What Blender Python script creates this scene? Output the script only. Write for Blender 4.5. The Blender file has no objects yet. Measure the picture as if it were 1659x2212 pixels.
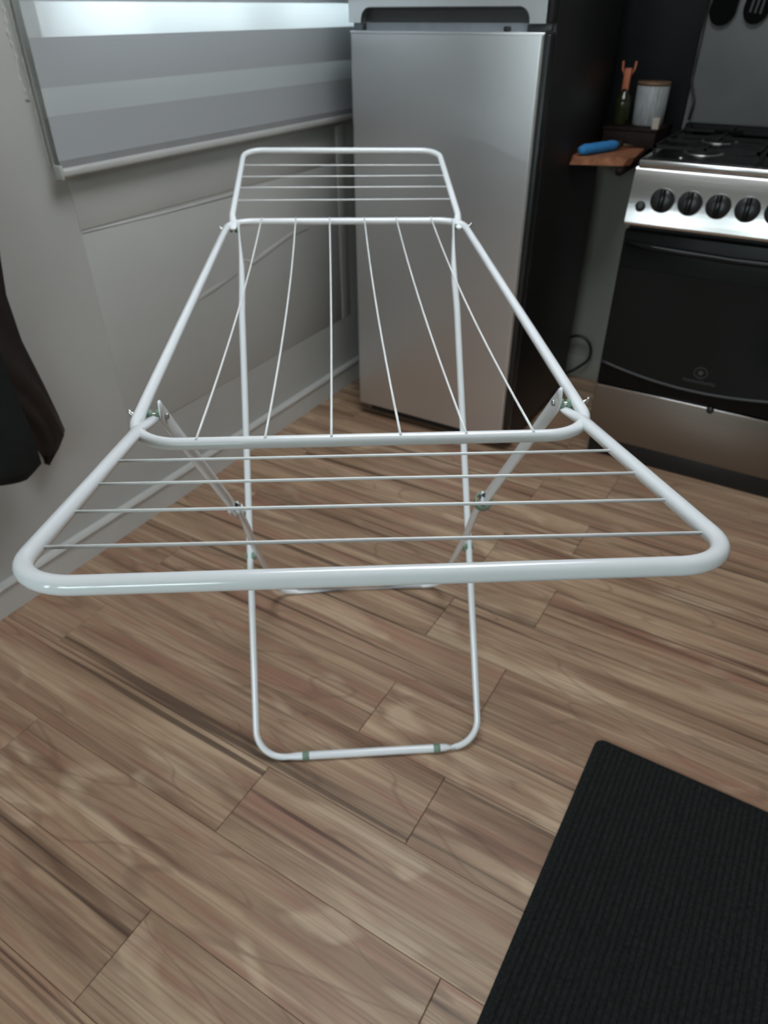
import bpy, bmesh, math, random
from mathutils import Vector, Matrix

random.seed(7)
S = bpy.context.scene
C = S.collection
PI = math.pi

# ------------------------------------------------------------------ camera
CAM_H, PITCH, YAW, ROLL, FPX = 1.3648, 0.6210, 0.5447, -0.0045, 1516.7
cd = bpy.data.cameras.new('camera')
cam = bpy.data.objects.new('camera', cd)
C.objects.link(cam)
cam.matrix_world = (Matrix.Translation((0, 0, CAM_H)) @ Matrix.Rotation(YAW, 4, 'Z')
                    @ Matrix.Rotation(PI / 2 - PITCH, 4, 'X') @ Matrix.Rotation(ROLL, 4, 'Z'))
cd.sensor_fit = 'HORIZONTAL'
cd.sensor_width = 36.0
cd.lens = 36.0 * FPX / 1659.0
cd.clip_start = 0.02
cd.dof.use_dof = True
cd.dof.focus_distance = 0.64
cd.dof.aperture_fstop = 11.0
S.camera = cam

# ------------------------------------------------------------------ world, daylight, exposure
W = bpy.data.worlds.new('overcast_sky')
S.world = W
W.use_nodes = True
nt = W.node_tree
nt.nodes.clear()
wo = nt.nodes.new('ShaderNodeOutputWorld')
bg = nt.nodes.new('ShaderNodeBackground')
bg.inputs['Color'].default_value = (0.84, 0.915, 1.0, 1)
bg.inputs['Strength'].default_value = 10.5
nt.links.new(bg.outputs[0], wo.inputs[0])

ROOM_X0, ROOM_X1, ROOM_Y0, ROOM_Y1, ROOM_Z = -1.645, 1.75, -2.3, 3.0, 2.5
# openings: (y0,y1,z0,z1) on the left wall, (x0,x1,z0,z1) on the rear wall
WIN_L = (1.235, 2.75, 1.26, 2.15)
WIN_R = (-1.45, -1.08, 0.95, 2.1)
DOOR_R = (-0.55, 0.85, 1.05, 2.2)


def portal(name, loc, rot, sx, sy):
    l = bpy.data.lights.new(name, 'AREA')
    l.shape = 'RECTANGLE'
    l.size, l.size_y = sx, sy
    l.cycles.is_portal = True
    o = bpy.data.objects.new(name, l)
    C.objects.link(o)
    o.location, o.rotation_euler = loc, rot
    return o


portal('daylight_portal_window', (-1.80, (WIN_L[0] + WIN_L[1]) / 2, (WIN_L[2] + WIN_L[3]) / 2), (0, -PI / 2, 0),
       WIN_L[3] - WIN_L[2], WIN_L[1] - WIN_L[0])
for nm, q in (('daylight_portal_rear_window', WIN_R), ('daylight_portal_wide_window', DOOR_R)):
    portal(nm, ((q[0] + q[1]) / 2, ROOM_Y0 - 0.16, (q[2] + q[3]) / 2), (PI / 2, 0, 0), q[1] - q[0], q[3] - q[2])

S.view_settings.view_transform = 'Standard'
S.view_settings.look = 'None'
S.view_settings.gamma = 1.0
S.view_settings.use_curve_mapping = False
S.view_settings.exposure = 0.45


# ------------------------------------------------------------------ materials
def lin(r, g, b):
    f = lambda c: (c / 255 / 12.92) if c / 255 <= .04045 else ((c / 255 + .055) / 1.055) ** 2.4
    return (f(r), f(g), f(b), 1)


def mat(name, col, rough=.5, metal=0.0, var=.08, scale=12.0, bump=0.0, bscale=60.0, stretch=(1, 1, 1), spec=.5, coat=0.0):
    m = bpy.data.materials.new(name)
    m.use_nodes = True
    n, l = m.node_tree.nodes, m.node_tree.links
    p = n['Principled BSDF']
    p.inputs['Roughness'].default_value = rough
    p.inputs['Metallic'].default_value = metal
    p.inputs['Specular IOR Level'].default_value = spec
    p.inputs['Coat Weight'].default_value = coat
    tc = n.new('ShaderNodeTexCoord')
    mp = n.new('ShaderNodeMapping')
    mp.inputs['Scale'].default_value = stretch
    l.new(tc.outputs['Object'], mp.inputs[0])
    nz = n.new('ShaderNodeTexNoise')
    nz.inputs['Scale'].default_value = scale
    nz.inputs['Detail'].default_value = 5
    l.new(mp.outputs[0], nz.inputs[0])
    r = n.new('ShaderNodeValToRGB')
    a = [max(0, c * (1 - var)) for c in col[:3]] + [1]
    b = [min(1, c * (1 + var)) for c in col[:3]] + [1]
    r.color_ramp.elements[0].position, r.color_ramp.elements[1].position = .3, .7
    r.color_ramp.elements[0].color, r.color_ramp.elements[1].color = a, b
    l.new(nz.outputs[0], r.inputs[0])
    l.new(r.outputs[0], p.inputs['Base Color'])
    if bump:
        n2 = n.new('ShaderNodeTexNoise')
        n2.inputs['Scale'].default_value = bscale
        n2.inputs['Detail'].default_value = 4
        l.new(mp.outputs[0], n2.inputs[0])
        bp = n.new('ShaderNodeBump')
        bp.inputs['Strength'].default_value = bump
        bp.inputs['Distance'].default_value = .004
        l.new(n2.outputs[0], bp.inputs['Height'])
        l.new(bp.outputs[0], p.inputs['Normal'])
    return m


def wood_floor():
    m = bpy.data.materials.new('laminate_wood')
    m.use_nodes = True
    n, l = m.node_tree.nodes, m.node_tree.links
    p = n['Principled BSDF']
    tc = n.new('ShaderNodeTexCoord')
    oi = n.new('ShaderNodeObjectInfo')
    mul = n.new('ShaderNodeVectorMath'); mul.operation = 'SCALE'
    mul.inputs[0].default_value = (37.0, 71.0, 13.0)
    l.new(oi.outputs['Random'], mul.inputs['Scale'])
    add = n.new('ShaderNodeVectorMath'); add.operation = 'ADD'
    l.new(tc.outputs['Object'], add.inputs[0]); l.new(mul.outputs[0], add.inputs[1])

    def noise(scale, sc, detail=4, dist=0.0, rough=.55):
        mp = n.new('ShaderNodeMapping'); mp.inputs['Scale'].default_value = sc
        l.new(add.outputs[0], mp.inputs[0])
        t = n.new('ShaderNodeTexNoise')
        t.inputs['Scale'].default_value = scale
        t.inputs['Detail'].default_value = detail
        t.inputs['Distortion'].default_value = dist
        t.inputs['Roughness'].default_value = rough
        l.new(mp.outputs[0], t.inputs[0])
        return t.outputs[0]

    def ramp(fac, stops):
        r = n.new('ShaderNodeValToRGB')
        e = r.color_ramp.elements
        while len(e) < len(stops):
            e.new(.5)
        for k, (pos, c) in enumerate(stops):
            e[k].position, e[k].color = pos, c
        l.new(fac, r.inputs[0])
        return r.outputs[0]

    def mix(a, b, fac, mode='MIX'):
        x = n.new('ShaderNodeMix'); x.data_type = 'RGBA'; x.blend_type = mode
        for sock, v in ((x.inputs[0], fac), (x.inputs[6], a), (x.inputs[7], b)):
            if hasattr(v, 'is_linked'):
                l.new(v, sock)
            else:
                sock.default_value = v
        return x.outputs[2]

    base = ramp(noise(11, (.12, 1.7, 1), 6, .5, .6), [(.28, lin(126, 94, 70)), (.43, lin(166, 131, 101)), (.57, lin(190, 156, 123)), (.74, lin(214, 182, 147))])
    # reddish streaks
    base = mix(base, lin(166, 112, 88), ramp(noise(12, (.16, 2.2, 1), 3, .6), [(.50, (0, 0, 0, 1)), (.65, (.62, .62, .62, 1))]))
    # blond patches
    base = mix(base, lin(232, 204, 168), ramp(noise(4.4, (.50, 1.5, 1), 2, 1.2), [(.61, (0, 0, 0, 1)), (.70, (.42, .42, .42, 1))]))
    # broad dark veins
    base = mix(base, lin(88, 60, 44), ramp(noise(8, (.12, 2.6, 1), 4, .7, .6), [(.57, (0, 0, 0, 1)), (.71, (.55, .55, .55, 1))]))
    # thin dark lines
    base = mix(base, lin(60, 40, 30), ramp(noise(10, (.055, 4.2, 1), 3, .35, .55), [(.59, (0, 0, 0, 1)), (.67, (.72, .72, .72, 1))]))
    # contour lines around the figure
    sn = n.new('ShaderNodeMath'); sn.operation = 'MULTIPLY'; sn.inputs[1].default_value = 34
    l.new(noise(3.4, (.30, 1.8, 1), 1, 1.0), sn.inputs[0])
    si = n.new('ShaderNodeMath'); si.operation = 'SINE'; l.new(sn.outputs[0], si.inputs[0])
    base = mix(base, lin(96, 66, 48), ramp(si.outputs[0], [(.93, (0, 0, 0, 1)), (1.0, (.28, .28, .28, 1))]))
    # fine grain
    base = mix(base, lin(112, 80, 60), ramp(noise(60, (.03, 2.4, 1), 3), [(.48, (0, 0, 0, 1)), (.78, (.6, .6, .6, 1))]))
    hsv = n.new('ShaderNodeHueSaturation')
    hsv.inputs['Saturation'].default_value = .90
    mr = n.new('ShaderNodeMapRange')
    mr.inputs['To Min'].default_value, mr.inputs['To Max'].default_value = .90, 1.04
    l.new(oi.outputs['Random'], mr.inputs[0]); l.new(mr.outputs[0], hsv.inputs['Value'])
    l.new(base, hsv.inputs['Color'])
    l.new(hsv.outputs[0], p.inputs['Base Color'])
    p.inputs['Roughness'].default_value = .42
    p.inputs['Specular IOR Level'].default_value = .35
    bp = n.new('ShaderNodeBump'); bp.inputs['Strength'].default_value = .12; bp.inputs['Distance'].default_value = .002
    l.new(noise(60, (.05, 2.4, 1), 3), bp.inputs['Height'])
    l.new(bp.outputs[0], p.inputs['Normal'])
    return m


def fabric(name, col, trans, transp=0.0):
    """blind cloth: diffuse + translucent, fine weave"""
    m = bpy.data.materials.new(name)
    m.use_nodes = True
    n, l = m.node_tree.nodes, m.node_tree.links
    n.clear()
    out = n.new('ShaderNodeOutputMaterial')
    d = n.new('ShaderNodeBsdfDiffuse'); t = n.new('ShaderNodeBsdfTranslucent')
    tc = n.new('ShaderNodeTexCoord'); mp = n.new('ShaderNodeMapping')
    mp.inputs['Scale'].default_value = (1, .3, 60)
    l.new(tc.outputs['Object'], mp.inputs[0])
    nz = n.new('ShaderNodeTexNoise'); nz.inputs['Scale'].default_value = 8
    l.new(mp.outputs[0], nz.inputs[0])
    r = n.new('ShaderNodeValToRGB')
    r.color_ramp.elements[0].color = [c * .93 for c in col[:3]] + [1]
    r.color_ramp.elements[1].color = col
    l.new(nz.outputs[0], r.inputs[0])
    l.new(r.outputs[0], d.inputs[0]); l.new(r.outputs[0], t.inputs[0])
    mx = n.new('ShaderNodeMixShader'); mx.inputs[0].default_value = trans
    l.new(d.outputs[0], mx.inputs[1]); l.new(t.outputs[0], mx.inputs[2])
    last = mx.outputs[0]
    if transp:
        tp = n.new('ShaderNodeBsdfTransparent')
        m2 = n.new('ShaderNodeMixShader'); m2.inputs[0].default_value = transp
        l.new(last, m2.inputs[1]); l.new(tp.outputs[0], m2.inputs[2])
        last = m2.outputs[0]
    l.new(last, out.inputs[0])
    return m


def emit(name, col, strength):
    m = bpy.data.materials.new(name)
    m.use_nodes = True
    p = m.node_tree.nodes['Principled BSDF']
    p.inputs['Base Color'].default_value = (.8, .8, .8, 1)
    p.inputs['Emission Color'].default_value = col
    p.inputs['Emission Strength'].default_value = strength
    return m


def glass_mat():
    m = bpy.data.materials.new('window_glass')
    m.use_nodes = True
    n, l = m.node_tree.nodes, m.node_tree.links
    n.clear()
    out = n.new('ShaderNodeOutputMaterial')
    g = n.new('ShaderNodeBsdfGlossy'); g.inputs['Roughness'].default_value = .02
    t = n.new('ShaderNodeBsdfTransparent'); t.inputs[0].default_value = (.94, .97, .96, 1)
    f = n.new('ShaderNodeFresnel'); f.inputs[0].default_value = 1.45
    mx = n.new('ShaderNodeMixShader')
    l.new(f.outputs[0], mx.inputs[0]); l.new(t.outputs[0], mx.inputs[1]); l.new(g.outputs[0], mx.inputs[2])
    l.new(mx.outputs[0], out.inputs[0])
    return m


M = dict(
    plank=wood_floor(),
    subfloor=mat('dark_joint', (.05, .035, .025, 1), .9),
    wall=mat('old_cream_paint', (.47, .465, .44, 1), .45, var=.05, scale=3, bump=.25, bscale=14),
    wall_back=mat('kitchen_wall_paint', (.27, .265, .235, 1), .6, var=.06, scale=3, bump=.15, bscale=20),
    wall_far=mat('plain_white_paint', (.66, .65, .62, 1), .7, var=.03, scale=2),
    ceil=mat('ceiling_paint', (.75, .75, .73, 1), .8, var=.02, scale=2),
    base=mat('baseboard_paint', (.56, .55, .52, 1), .35, var=.05, scale=6, bump=.2, bscale=25),
    rough_paint=mat('lumpy_trim_paint', (.56, .56, .54, 1), .4, var=.06, scale=20, bump=.9, bscale=90),
    white=mat('white_enamel', (.87, .90, .92, 1), .16, var=.015, scale=8, coat=.4),
    wire=mat('white_wire_coating', (.86, .87, .87, 1), .3, var=.03, scale=30),
    sage=mat('sage_green_plastic', (.20, .30, .22, 1), .5, var=.08, scale=60),
    zinc=mat('zinc_bolt', (.6, .6, .58, 1), .35, 1.0),
    hollow_shade=mat('tube_shade', (.06, .065, .065, 1), .7),  # dark colour paints the shade inside the open tube end
    steel=mat('brushed_door_steel', (.64, .645, .655, 1), .33, .97, var=.012, scale=6, stretch=(60, 60, 1)),
    panel_steel=mat('polished_panel_steel', (.58, .57, .56, 1), .2, 1.0, var=.05, scale=5, stretch=(1, 1, 30), bump=.04, bscale=5),
    drawer_steel=mat('drawer_steel', (.27, .24, .21, 1), .34, .95, var=.05, scale=6, stretch=(1, 60, 60)),
    black=mat('black_plastic', (.012, .013, .013, 1), .35, var=.1, scale=30),
    dark_side=mat('charcoal_cabinet_side', (.014, .014, .013, 1), .45, var=.12, scale=8, bump=.1, bscale=200, spec=.35),
    charcoal=mat('charcoal_plastic', (.035, .037, .039, 1), .45, var=.1, scale=20),
    grey_gasket=mat('grey_gasket', (.16, .18, .20, 1), .5, var=.1, scale=20),
    glass_black=mat('black_oven_glass', (.008, .009, .009, 1), .16, var=.05, scale=4, spec=.18),
    enamel_black=mat('black_hob_enamel', (.007, .007, .007, 1), .3, var=.1, scale=20, spec=.15),
    iron=mat('cast_iron', (.010, .010, .010, 1), .6, var=.15, scale=80, bump=.3, bscale=300, spec=.2),
    print_grey=mat('grey_print', (.055, .06, .06, 1), .5),
    mat_pile=mat('black_ribbed_pile', (.022, .0235, .023, 1), .95, var=.35, scale=160, bump=.8, bscale=500, spec=.1),
    coat=mat('black_coat_cloth', (.013, .016, .016, 1), .75, var=.12, scale=40, bump=.2, bscale=300, spec=.2),
    lining=mat('dark_brown_coat_leather', (.022, .016, .014, 1), .5, var=.15, scale=25, bump=.15, bscale=150, spec=.3),
    board=mat('shelf_wood', lin(150, 96, 66), .55, var=.35, scale=6, stretch=(8, 1, 8), bump=.15, bscale=40),
    dark_wood=mat('dark_wood', (.014, .008, .006, 1), .6, var=.3, scale=10, stretch=(6, 1, 6), spec=.15),
    blue=mat('blue_foam', lin(48, 128, 190), .8, var=.18, scale=160, bump=.5, bscale=260),
    copper=mat('copper_coloured_wood', lin(176, 102, 72), .5, var=.2, scale=20, stretch=(12, 12, 1)),
    bottle=mat('dark_olive_glass', (.020, .022, .008, 1), .12, var=.1, scale=10),
    ceramic=mat('white_ribbed_ceramic', (.30, .31, .31, 1), .5, var=.25, scale=25, stretch=(6, 6, 1)),
    rim=mat('brown_rim', (.16, .09, .05, 1), .5),
    pale=mat('pale_card', (.42, .36, .31, 1), .7),
    splash=mat('grey_splashback', (.17, .175, .175, 1), .45, .3, var=.15, scale=4, bump=.1, bscale=9),
    wall_shade=mat('wall_shade_sheet', (.008, .009, .010, 1), .55, var=.2, scale=6, spec=.15),  # near-black colour carries the wall's shade above the shelf
    nylon=mat('black_nylon', (.004, .004, .004, 1), .6, spec=.03),
    pvc=mat('white_window_frame', (.72, .73, .73, 1), .4, var=.02),
    glass=glass_mat(),
    opaque_band=fabric('blind_opaque_band', (.50, .52, .54, 1), .2),
    sheer_band=fabric('blind_sheer_band', (.74, .77, .77, 1), .40, .12),
    rail=mat('blind_rail', (.46, .46, .44, 1), .4, var=.03),
    lamp=emit('lamp_diffuser_glow', (.91, .955, 1.0, 1), 6.6),
    hem=mat('blind_dark_strip', (.26, .26, .26, 1), .6, var=.05),  # darker grey for the strip above the blind's bottom rail
    lawn=mat('lawn', (.11, .13, .08, 1), .9, var=.4, scale=30),
    hedge=mat('hedge_leaf', (.10, .17, .06, 1), .7, var=.5, scale=18, bump=.5, bscale=30),
)


# ------------------------------------------------------------------ mesh helpers
def link(name, me, m, parent=None, smooth=False):
    o = bpy.data.objects.new(name, me)
    C.objects.link(o)
    if m and not me.materials:
        me.materials.append(m)
    if smooth:
        for p in me.polygons:
            p.use_smooth = True
    if parent:
        o.parent = parent
    return o


def mesh(name, verts, faces):
    me = bpy.data.meshes.new(name)
    me.from_pydata([tuple(v) for v in verts], [], faces)
    bm = bmesh.new(); bm.from_mesh(me)
    bmesh.ops.recalc_face_normals(bm, faces=bm.faces)
    bm.to_mesh(me); bm.free()
    return me


def from_bm(name, bm, m, parent=None, smooth=False):
    bmesh.ops.recalc_face_normals(bm, faces=bm.faces)
    me = bpy.data.meshes.new(name)
    bm.to_mesh(me); bm.free()
    return link(name, me, m, parent, smooth)


def bm_box(bm, x0, x1, y0, y1, z0, z1):
    vs = [bm.verts.new((x, y, z)) for x in (x0, x1) for y in (y0, y1) for z in (z0, z1)]
    for f in ((0, 1, 3, 2), (4, 6, 7, 5), (0, 4, 5, 1), (2, 3, 7, 6), (0, 2, 6, 4), (1, 5, 7, 3)):
        bm.faces.new([vs[i] for i in f])


def box(name, b, m, parent=None, bevel=0.0, seg=2):
    bm = bmesh.new()
    bm_box(bm, *b)
    if bevel:
        bmesh.ops.bevel(bm, geom=list(bm.edges), offset=bevel, segments=seg, profile=.5, affect='EDGES')
    return from_bm(name, bm, m, parent, bool(bevel))


def boxes(name, bs, m, parent=None):
    bm = bmesh.new()
    for b in bs:
        bm_box(bm, *b)
    return from_bm(name, bm, m, parent)


def tube(name, pts, rad, m, parent=None, n=16, side=None, closed=False, cap=True, smooth=True):
    """sweep an ellipse along pts; rad = r, or list of r / (a, b): a along `side`, b across it"""
    P = [Vector(p) for p in pts]
    N = len(P)
    R = rad if isinstance(rad, list) else [rad] * N
    R = [(r, r) if not isinstance(r, tuple) else r for r in R]
    T = []
    for i in range(N):
        if closed:
            t = (P[(i + 1) % N] - P[i]).normalized() + (P[i] - P[i - 1]).normalized()
        else:
            t = Vector()
            if i < N - 1: t += (P[i + 1] - P[i]).normalized()
            if i > 0: t += (P[i] - P[i - 1]).normalized()
        T.append(t.normalized())
    s0 = Vector(side) if side is not None else (Vector((0, 0, 1)) if abs(T[0].z) < .9 else Vector((1, 0, 0)))
    verts, faces = [], []
    a = s0
    for i in range(N):
        base = Vector(side) if side is not None else a
        a = base - T[i] * base.dot(T[i])
        if a.length < 1e-4:
            a = T[i].orthogonal()
        a.normalize()
        b = T[i].cross(a)
        for k in range(n):
            th = 2 * PI * k / n
            verts.append(P[i] + a * (R[i][0] * math.cos(th)) + b * (R[i][1] * math.sin(th)))
    for i in range(N if closed else N - 1):
        j = (i + 1) % N
        for k in range(n):
            k2 = (k + 1) % n
            faces.append((i * n + k, i * n + k2, j * n + k2, j * n + k))
    if cap and not closed:
        faces.append(tuple(range(n)))
        faces.append(tuple((N - 1) * n + k for k in range(n)))
    return link(name, mesh(name, verts, faces), m, parent, smooth)


def fillet(pts, r, seg=8, closed=False):
    P = [Vector(p) for p in pts]
    N = len(P)
    out = []
    for i in range(N):
        if not closed and i in (0, N - 1):
            out.append(P[i]); continue
        p, q, w = P[i - 1], P[i], P[(i + 1) % N]
        d1, d2 = (p - q).normalized(), (w - q).normalized()
        ang = d1.angle(d2)
        rr = r[i] if isinstance(r, (list, tuple)) else r
        t = rr / math.tan(ang / 2)
        c = q + (d1 + d2).normalized() * (rr / math.sin(ang / 2))
        A, B = q + d1 * t - c, q + d2 * t - c
        tot = A.angle(B)
        for k in range(seg + 1):
            f = k / seg
            out.append(c + (A * math.sin((1 - f) * tot) + B * math.sin(f * tot)) / math.sin(tot))
    return out


def lathe(name, prof, m, parent=None, n=28, loc=(0, 0, 0), rot=None):
    """profile [(r, z)...] about z"""
    verts, faces = [], []
    for r, z in prof:
        for k in range(n):
            verts.append((max(r, 1e-5) * math.cos(2 * PI * k / n), max(r, 1e-5) * math.sin(2 * PI * k / n), z))
    for i in range(len(prof) - 1):
        for k in range(n):
            faces.append((i * n + k, i * n + (k + 1) % n, (i + 1) * n + (k + 1) % n, (i + 1) * n + k))
    faces.append(tuple(range(n)))
    faces.append(tuple((len(prof) - 1) * n + k for k in range(n)))
    o = link(name, mesh(name, verts, faces), m, parent, True)
    o.location = loc
    if rot:
        o.rotation_euler = rot
    return o


def prism(name, outline, a0, a1, m, parent=None, axis='y', bevel=0.0):
    """outline in the plane across `axis`, extruded a0..a1"""
    def pt(u, v, a):
        return {'y': (u, a, v), 'x': (a, u, v), 'z': (u, v, a)}[axis]
    n = len(outline)
    bm = bmesh.new()
    A = [bm.verts.new(pt(u, v, a0)) for u, v in outline]
    B = [bm.verts.new(pt(u, v, a1)) for u, v in outline]
    fa, fb = bm.faces.new(A), bm.faces.new(B)
    for i in range(n):
        j = (i + 1) % n
        bm.faces.new((A[i], A[j], B[j], B[i]))
    if bevel:
        bmesh.ops.recalc_face_normals(bm, faces=bm.faces)
        bmesh.ops.bevel(bm, geom=list(set(fa.edges) | set(fb.edges)), offset=bevel, segments=2, affect='EDGES')
    return from_bm(name, bm, m, parent)


def empty(name, loc=(0, 0, 0), rz=0.0):
    o = bpy.data.objects.new(name, None)
    C.objects.link(o)
    o.location = loc
    o.rotation_euler = (0, 0, rz)
    return o


def tag(o, label, cat, group=None):
    o['label'], o['category'] = label, cat
    if group:
        o['group'] = group
    return o


def struct(o, label=None):
    o['kind'] = 'structure'
    if label:
        o['label'] = label
    return o


def autosmooth(o, ang=35):
    for p in o.data.polygons:
        p.use_smooth = True
    try:
        o.data.set_sharp_from_angle(angle=math.radians(ang))
    except Exception:
        pass
    return o


# ------------------------------------------------------------------ room shell
floor = struct(box('floor', (ROOM_X0 - .14, ROOM_X1 + .12, ROOM_Y0 - .14, ROOM_Y1 + .12, -.08, -.0025), M['subfloor']),
               'brown wood laminate plank floor')
ROW, Y_REF, PL = .177, .14, 1.07
known = {0: -.704, 1: -.188, 2: -.706, 3: -.36, 4: -.587, 5: -.367, 6: -.60, 7: -.36, 8: -.597, 9: -.374, 10: -.598}
for k in range(-14, 17):
    y0, y1 = Y_REF + ROW * k, Y_REF + ROW * (k + 1)
    y0, y1 = max(y0, ROOM_Y0), min(y1, ROOM_Y1)
    if y1 - y0 < .01:
        continue
    xj = known.get(k, (-.36 if k % 2 else -.60) + random.uniform(-.02, .02))
    xs = [ROOM_X0] + [x for x in (xj + PL * j for j in range(-3, 4)) if ROOM_X0 + .02 < x < ROOM_X1 - .02] + [ROOM_X1]
    for x0, x1 in zip(xs, xs[1:]):
        hx, hy = (x1 - x0) / 2 - .0006, (y1 - y0) / 2 - .0004
        c, zt = .0012, 0.0
        vs = [(sx * hx, sy * hy, -.0045) for sx, sy in ((-1, -1), (1, -1), (1, 1), (-1, 1))]
        vs += [(sx * hx, sy * hy, -.0012) for sx, sy in ((-1, -1), (1, -1), (1, 1), (-1, 1))]
        vs += [(sx * (hx - c), sy * (hy - c), zt) for sx, sy in ((-1, -1), (1, -1), (1, 1), (-1, 1))]
        fs = [(3, 2, 1, 0), (8, 9, 10, 11)]
        for b in (0, 4):
            for i in range(4):
                j = (i + 1) % 4
                fs.append((b + i, b + j, b + 4 + j, b + 4 + i))
        o = link('plank', mesh('plank', vs, fs), M['plank'], floor)
        o.location = ((x0 + x1) / 2, (y0 + y1) / 2, 0)

y0, y1, z0, z1 = WIN_L
XW = ROOM_X0
wl = struct(boxes('wall_left', [
    (XW - .14, XW, ROOM_Y0 - .14, y0, 0, ROOM_Z), (XW - .14, XW, y1, ROOM_Y1 + .12, 0, ROOM_Z),
    (XW - .14, XW, y0, y1, 0, z0), (XW - .14, XW, y0, y1, z1, ROOM_Z)], M['wall']), 'cream painted wall with patched panel boards')
# boards nailed over the wall below the window, with visible seams
for b in ((1.215, 2.375, .305, .895), (1.215, 2.375, .905, 1.02), (2.385, 2.44, .305, 1.02)):
    box('panel', (XW - .002, XW + .0022, *b), M['wall'], wl, .0012)
tube('paint_ridge', [(XW + .001, 1.22, .900), (XW + .001, 1.5, .893), (XW + .001, 1.8, .889)], .0032, M['wall'], wl, 8)
tube('paint_ridge', [(XW, 1.78, .70), (XW, 1.86, .665), (XW, 1.93, .68), (XW, 2.08, .71), (XW, 2.2, .705)],
     [(.002, .002), (.0055, .010), (.005, .011), (.0045, .010), (.002, .002)], M['wall'], wl, 12, side=(1, 0, 0))
tube('paint_ridge', [(XW, 1.42, .60), (XW, 1.65, .63), (XW, 1.84, .66)], [(.002, .002), (.0045, .011), (.002, .002)], M['wall'], wl, 12, side=(1, 0, 0))
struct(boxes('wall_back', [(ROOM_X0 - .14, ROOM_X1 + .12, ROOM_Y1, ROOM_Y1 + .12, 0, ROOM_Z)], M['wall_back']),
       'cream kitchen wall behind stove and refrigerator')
struct(boxes('wall_right', [(ROOM_X1, ROOM_X1 + .12, ROOM_Y0 - .14, ROOM_Y1, 0, ROOM_Z)], M['wall_far']), 'plain white side wall')
a, d = WIN_R, DOOR_R
yr0, yr1 = ROOM_Y0 - .14, ROOM_Y0
struct(boxes('wall_rear', [
    (ROOM_X0, a[0], yr0, yr1, 0, ROOM_Z), (a[0], a[1], yr0, yr1, 0, a[2]), (a[0], a[1], yr0, yr1, a[3], ROOM_Z),
    (a[1], d[0], yr0, yr1, 0, ROOM_Z), (d[0], d[1], yr0, yr1, 0, d[2]), (d[0], d[1], yr0, yr1, d[3], ROOM_Z),
    (d[1], ROOM_X1, yr0, yr1, 0, ROOM_Z)], M['wall_far']), 'white wall with two windows')
struct(boxes('ceiling', [(ROOM_X0 - .14, ROOM_X1 + .12, ROOM_Y0 - .14, ROOM_Y1 + .12, ROOM_Z, ROOM_Z + .1)], M['ceil']), 'white ceiling')


def window(name, axis, at, q, label, mull=()):
    """frame + pane in an opening; axis 'x': plane x = at, 'y': plane y = at"""
    u0, u1, v0, v1 = q
    w, t = .045, .05
    def B(ua, ub, va, vb, th):
        return (at - th, at + th, ua, ub, va, vb) if axis == 'x' else (ua, ub, at - th, at + th, va, vb)
    e = struct(empty(name, (0, 0, 0)), label)
    bs = [B(u0, u0 + w, v0, v1, t / 2), B(u1 - w, u1, v0, v1, t / 2), B(u0 + w, u1 - w, v0, v0 + w, t / 2), B(u0 + w, u1 - w, v1 - w, v1, t / 2)]
    bs += [B(m - .02, m + .02, v0 + w, v1 - w, t / 2) for m in mull]
    boxes('frame', bs, M['pvc'], e)
    boxes('pane', [B(u0 + w, u1 - w, v0 + w, v1 - w, .003)], M['glass'], e)
    return e


window('window_1', 'x', XW - .09, WIN_L, 'window behind the striped roller blind', ((WIN_L[0] + WIN_L[1]) / 2,))
window('window_2', 'y', ROOM_Y0 - .08, WIN_R, 'narrow window behind the viewer')
window('window_3', 'y', ROOM_Y0 - .08, DOOR_R, 'wide garden window behind the viewer', (.15,))
struct(boxes('ground_outside', [(-14, 14, -16, ROOM_Y0 - .3, -.3, -.2)], M['lawn']), 'lawn outside the garden window')

hb_ = bmesh.new()
bmesh.ops.create_cube(hb_, size=1)
bmesh.ops.subdivide_edges(hb_, edges=list(hb_.edges), cuts=14, use_grid_fill=True)
hrn = random.Random(5)
for v in hb_.verts:
    v.co = Vector((2.2 + v.co.x * 6.6, -6.2 + v.co.y * 1.2, 0.95 + v.co.z * 2.3)) + Vector((hrn.uniform(-.1, .1), hrn.uniform(-.12, .12), hrn.uniform(-.1, .1)))
tag(from_bm('garden_hedge', hb_, M['hedge']), 'green hedge standing in the garden outside the window', 'hedge')

# ceiling lamp above the rack: the room's own light
cl = tag(empty('ceiling_lamp', (-.50, 1.25, ROOM_Z)), 'square white ceiling lamp above the drying rack', 'lamp')
boxes('lamp_frame', [(-.49, .49, -.49, -.45, -.05, -.0005), (-.49, .49, .45, .49, -.05, -.0005), (-.49, -.45, -.45, .45, -.05, -.0005), (.45, .49, -.45, .45, -.05, -.0005)], M['pvc'], cl)
boxes('lamp_diffuser', [(-.4495, .4495, -.4495, .4495, -.042, -.030)], M['lamp'], cl)

# baseboard: board with a rounded cap
bb = prism('baseboard_left', [(0, 0), (.014, 0), (.014, .078), (.020, .082), (.022, .089), (.018, .096), (.006, .098), (0, .098)],
           ROOM_Y0 + .01, ROOM_Y1 - .001, M['base'])
bb.location.x = XW
struct(bb, 'cream painted baseboard along the wall'); autosmooth(bb)
struct(box('baseboard_back', (ROOM_X0 + .03, ROOM_X1 - .01, ROOM_Y1 - .016, ROOM_Y1 - .0005, 0.0, .10), M['wall_back'], None, .003), 'painted baseboard of the kitchen wall')
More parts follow.
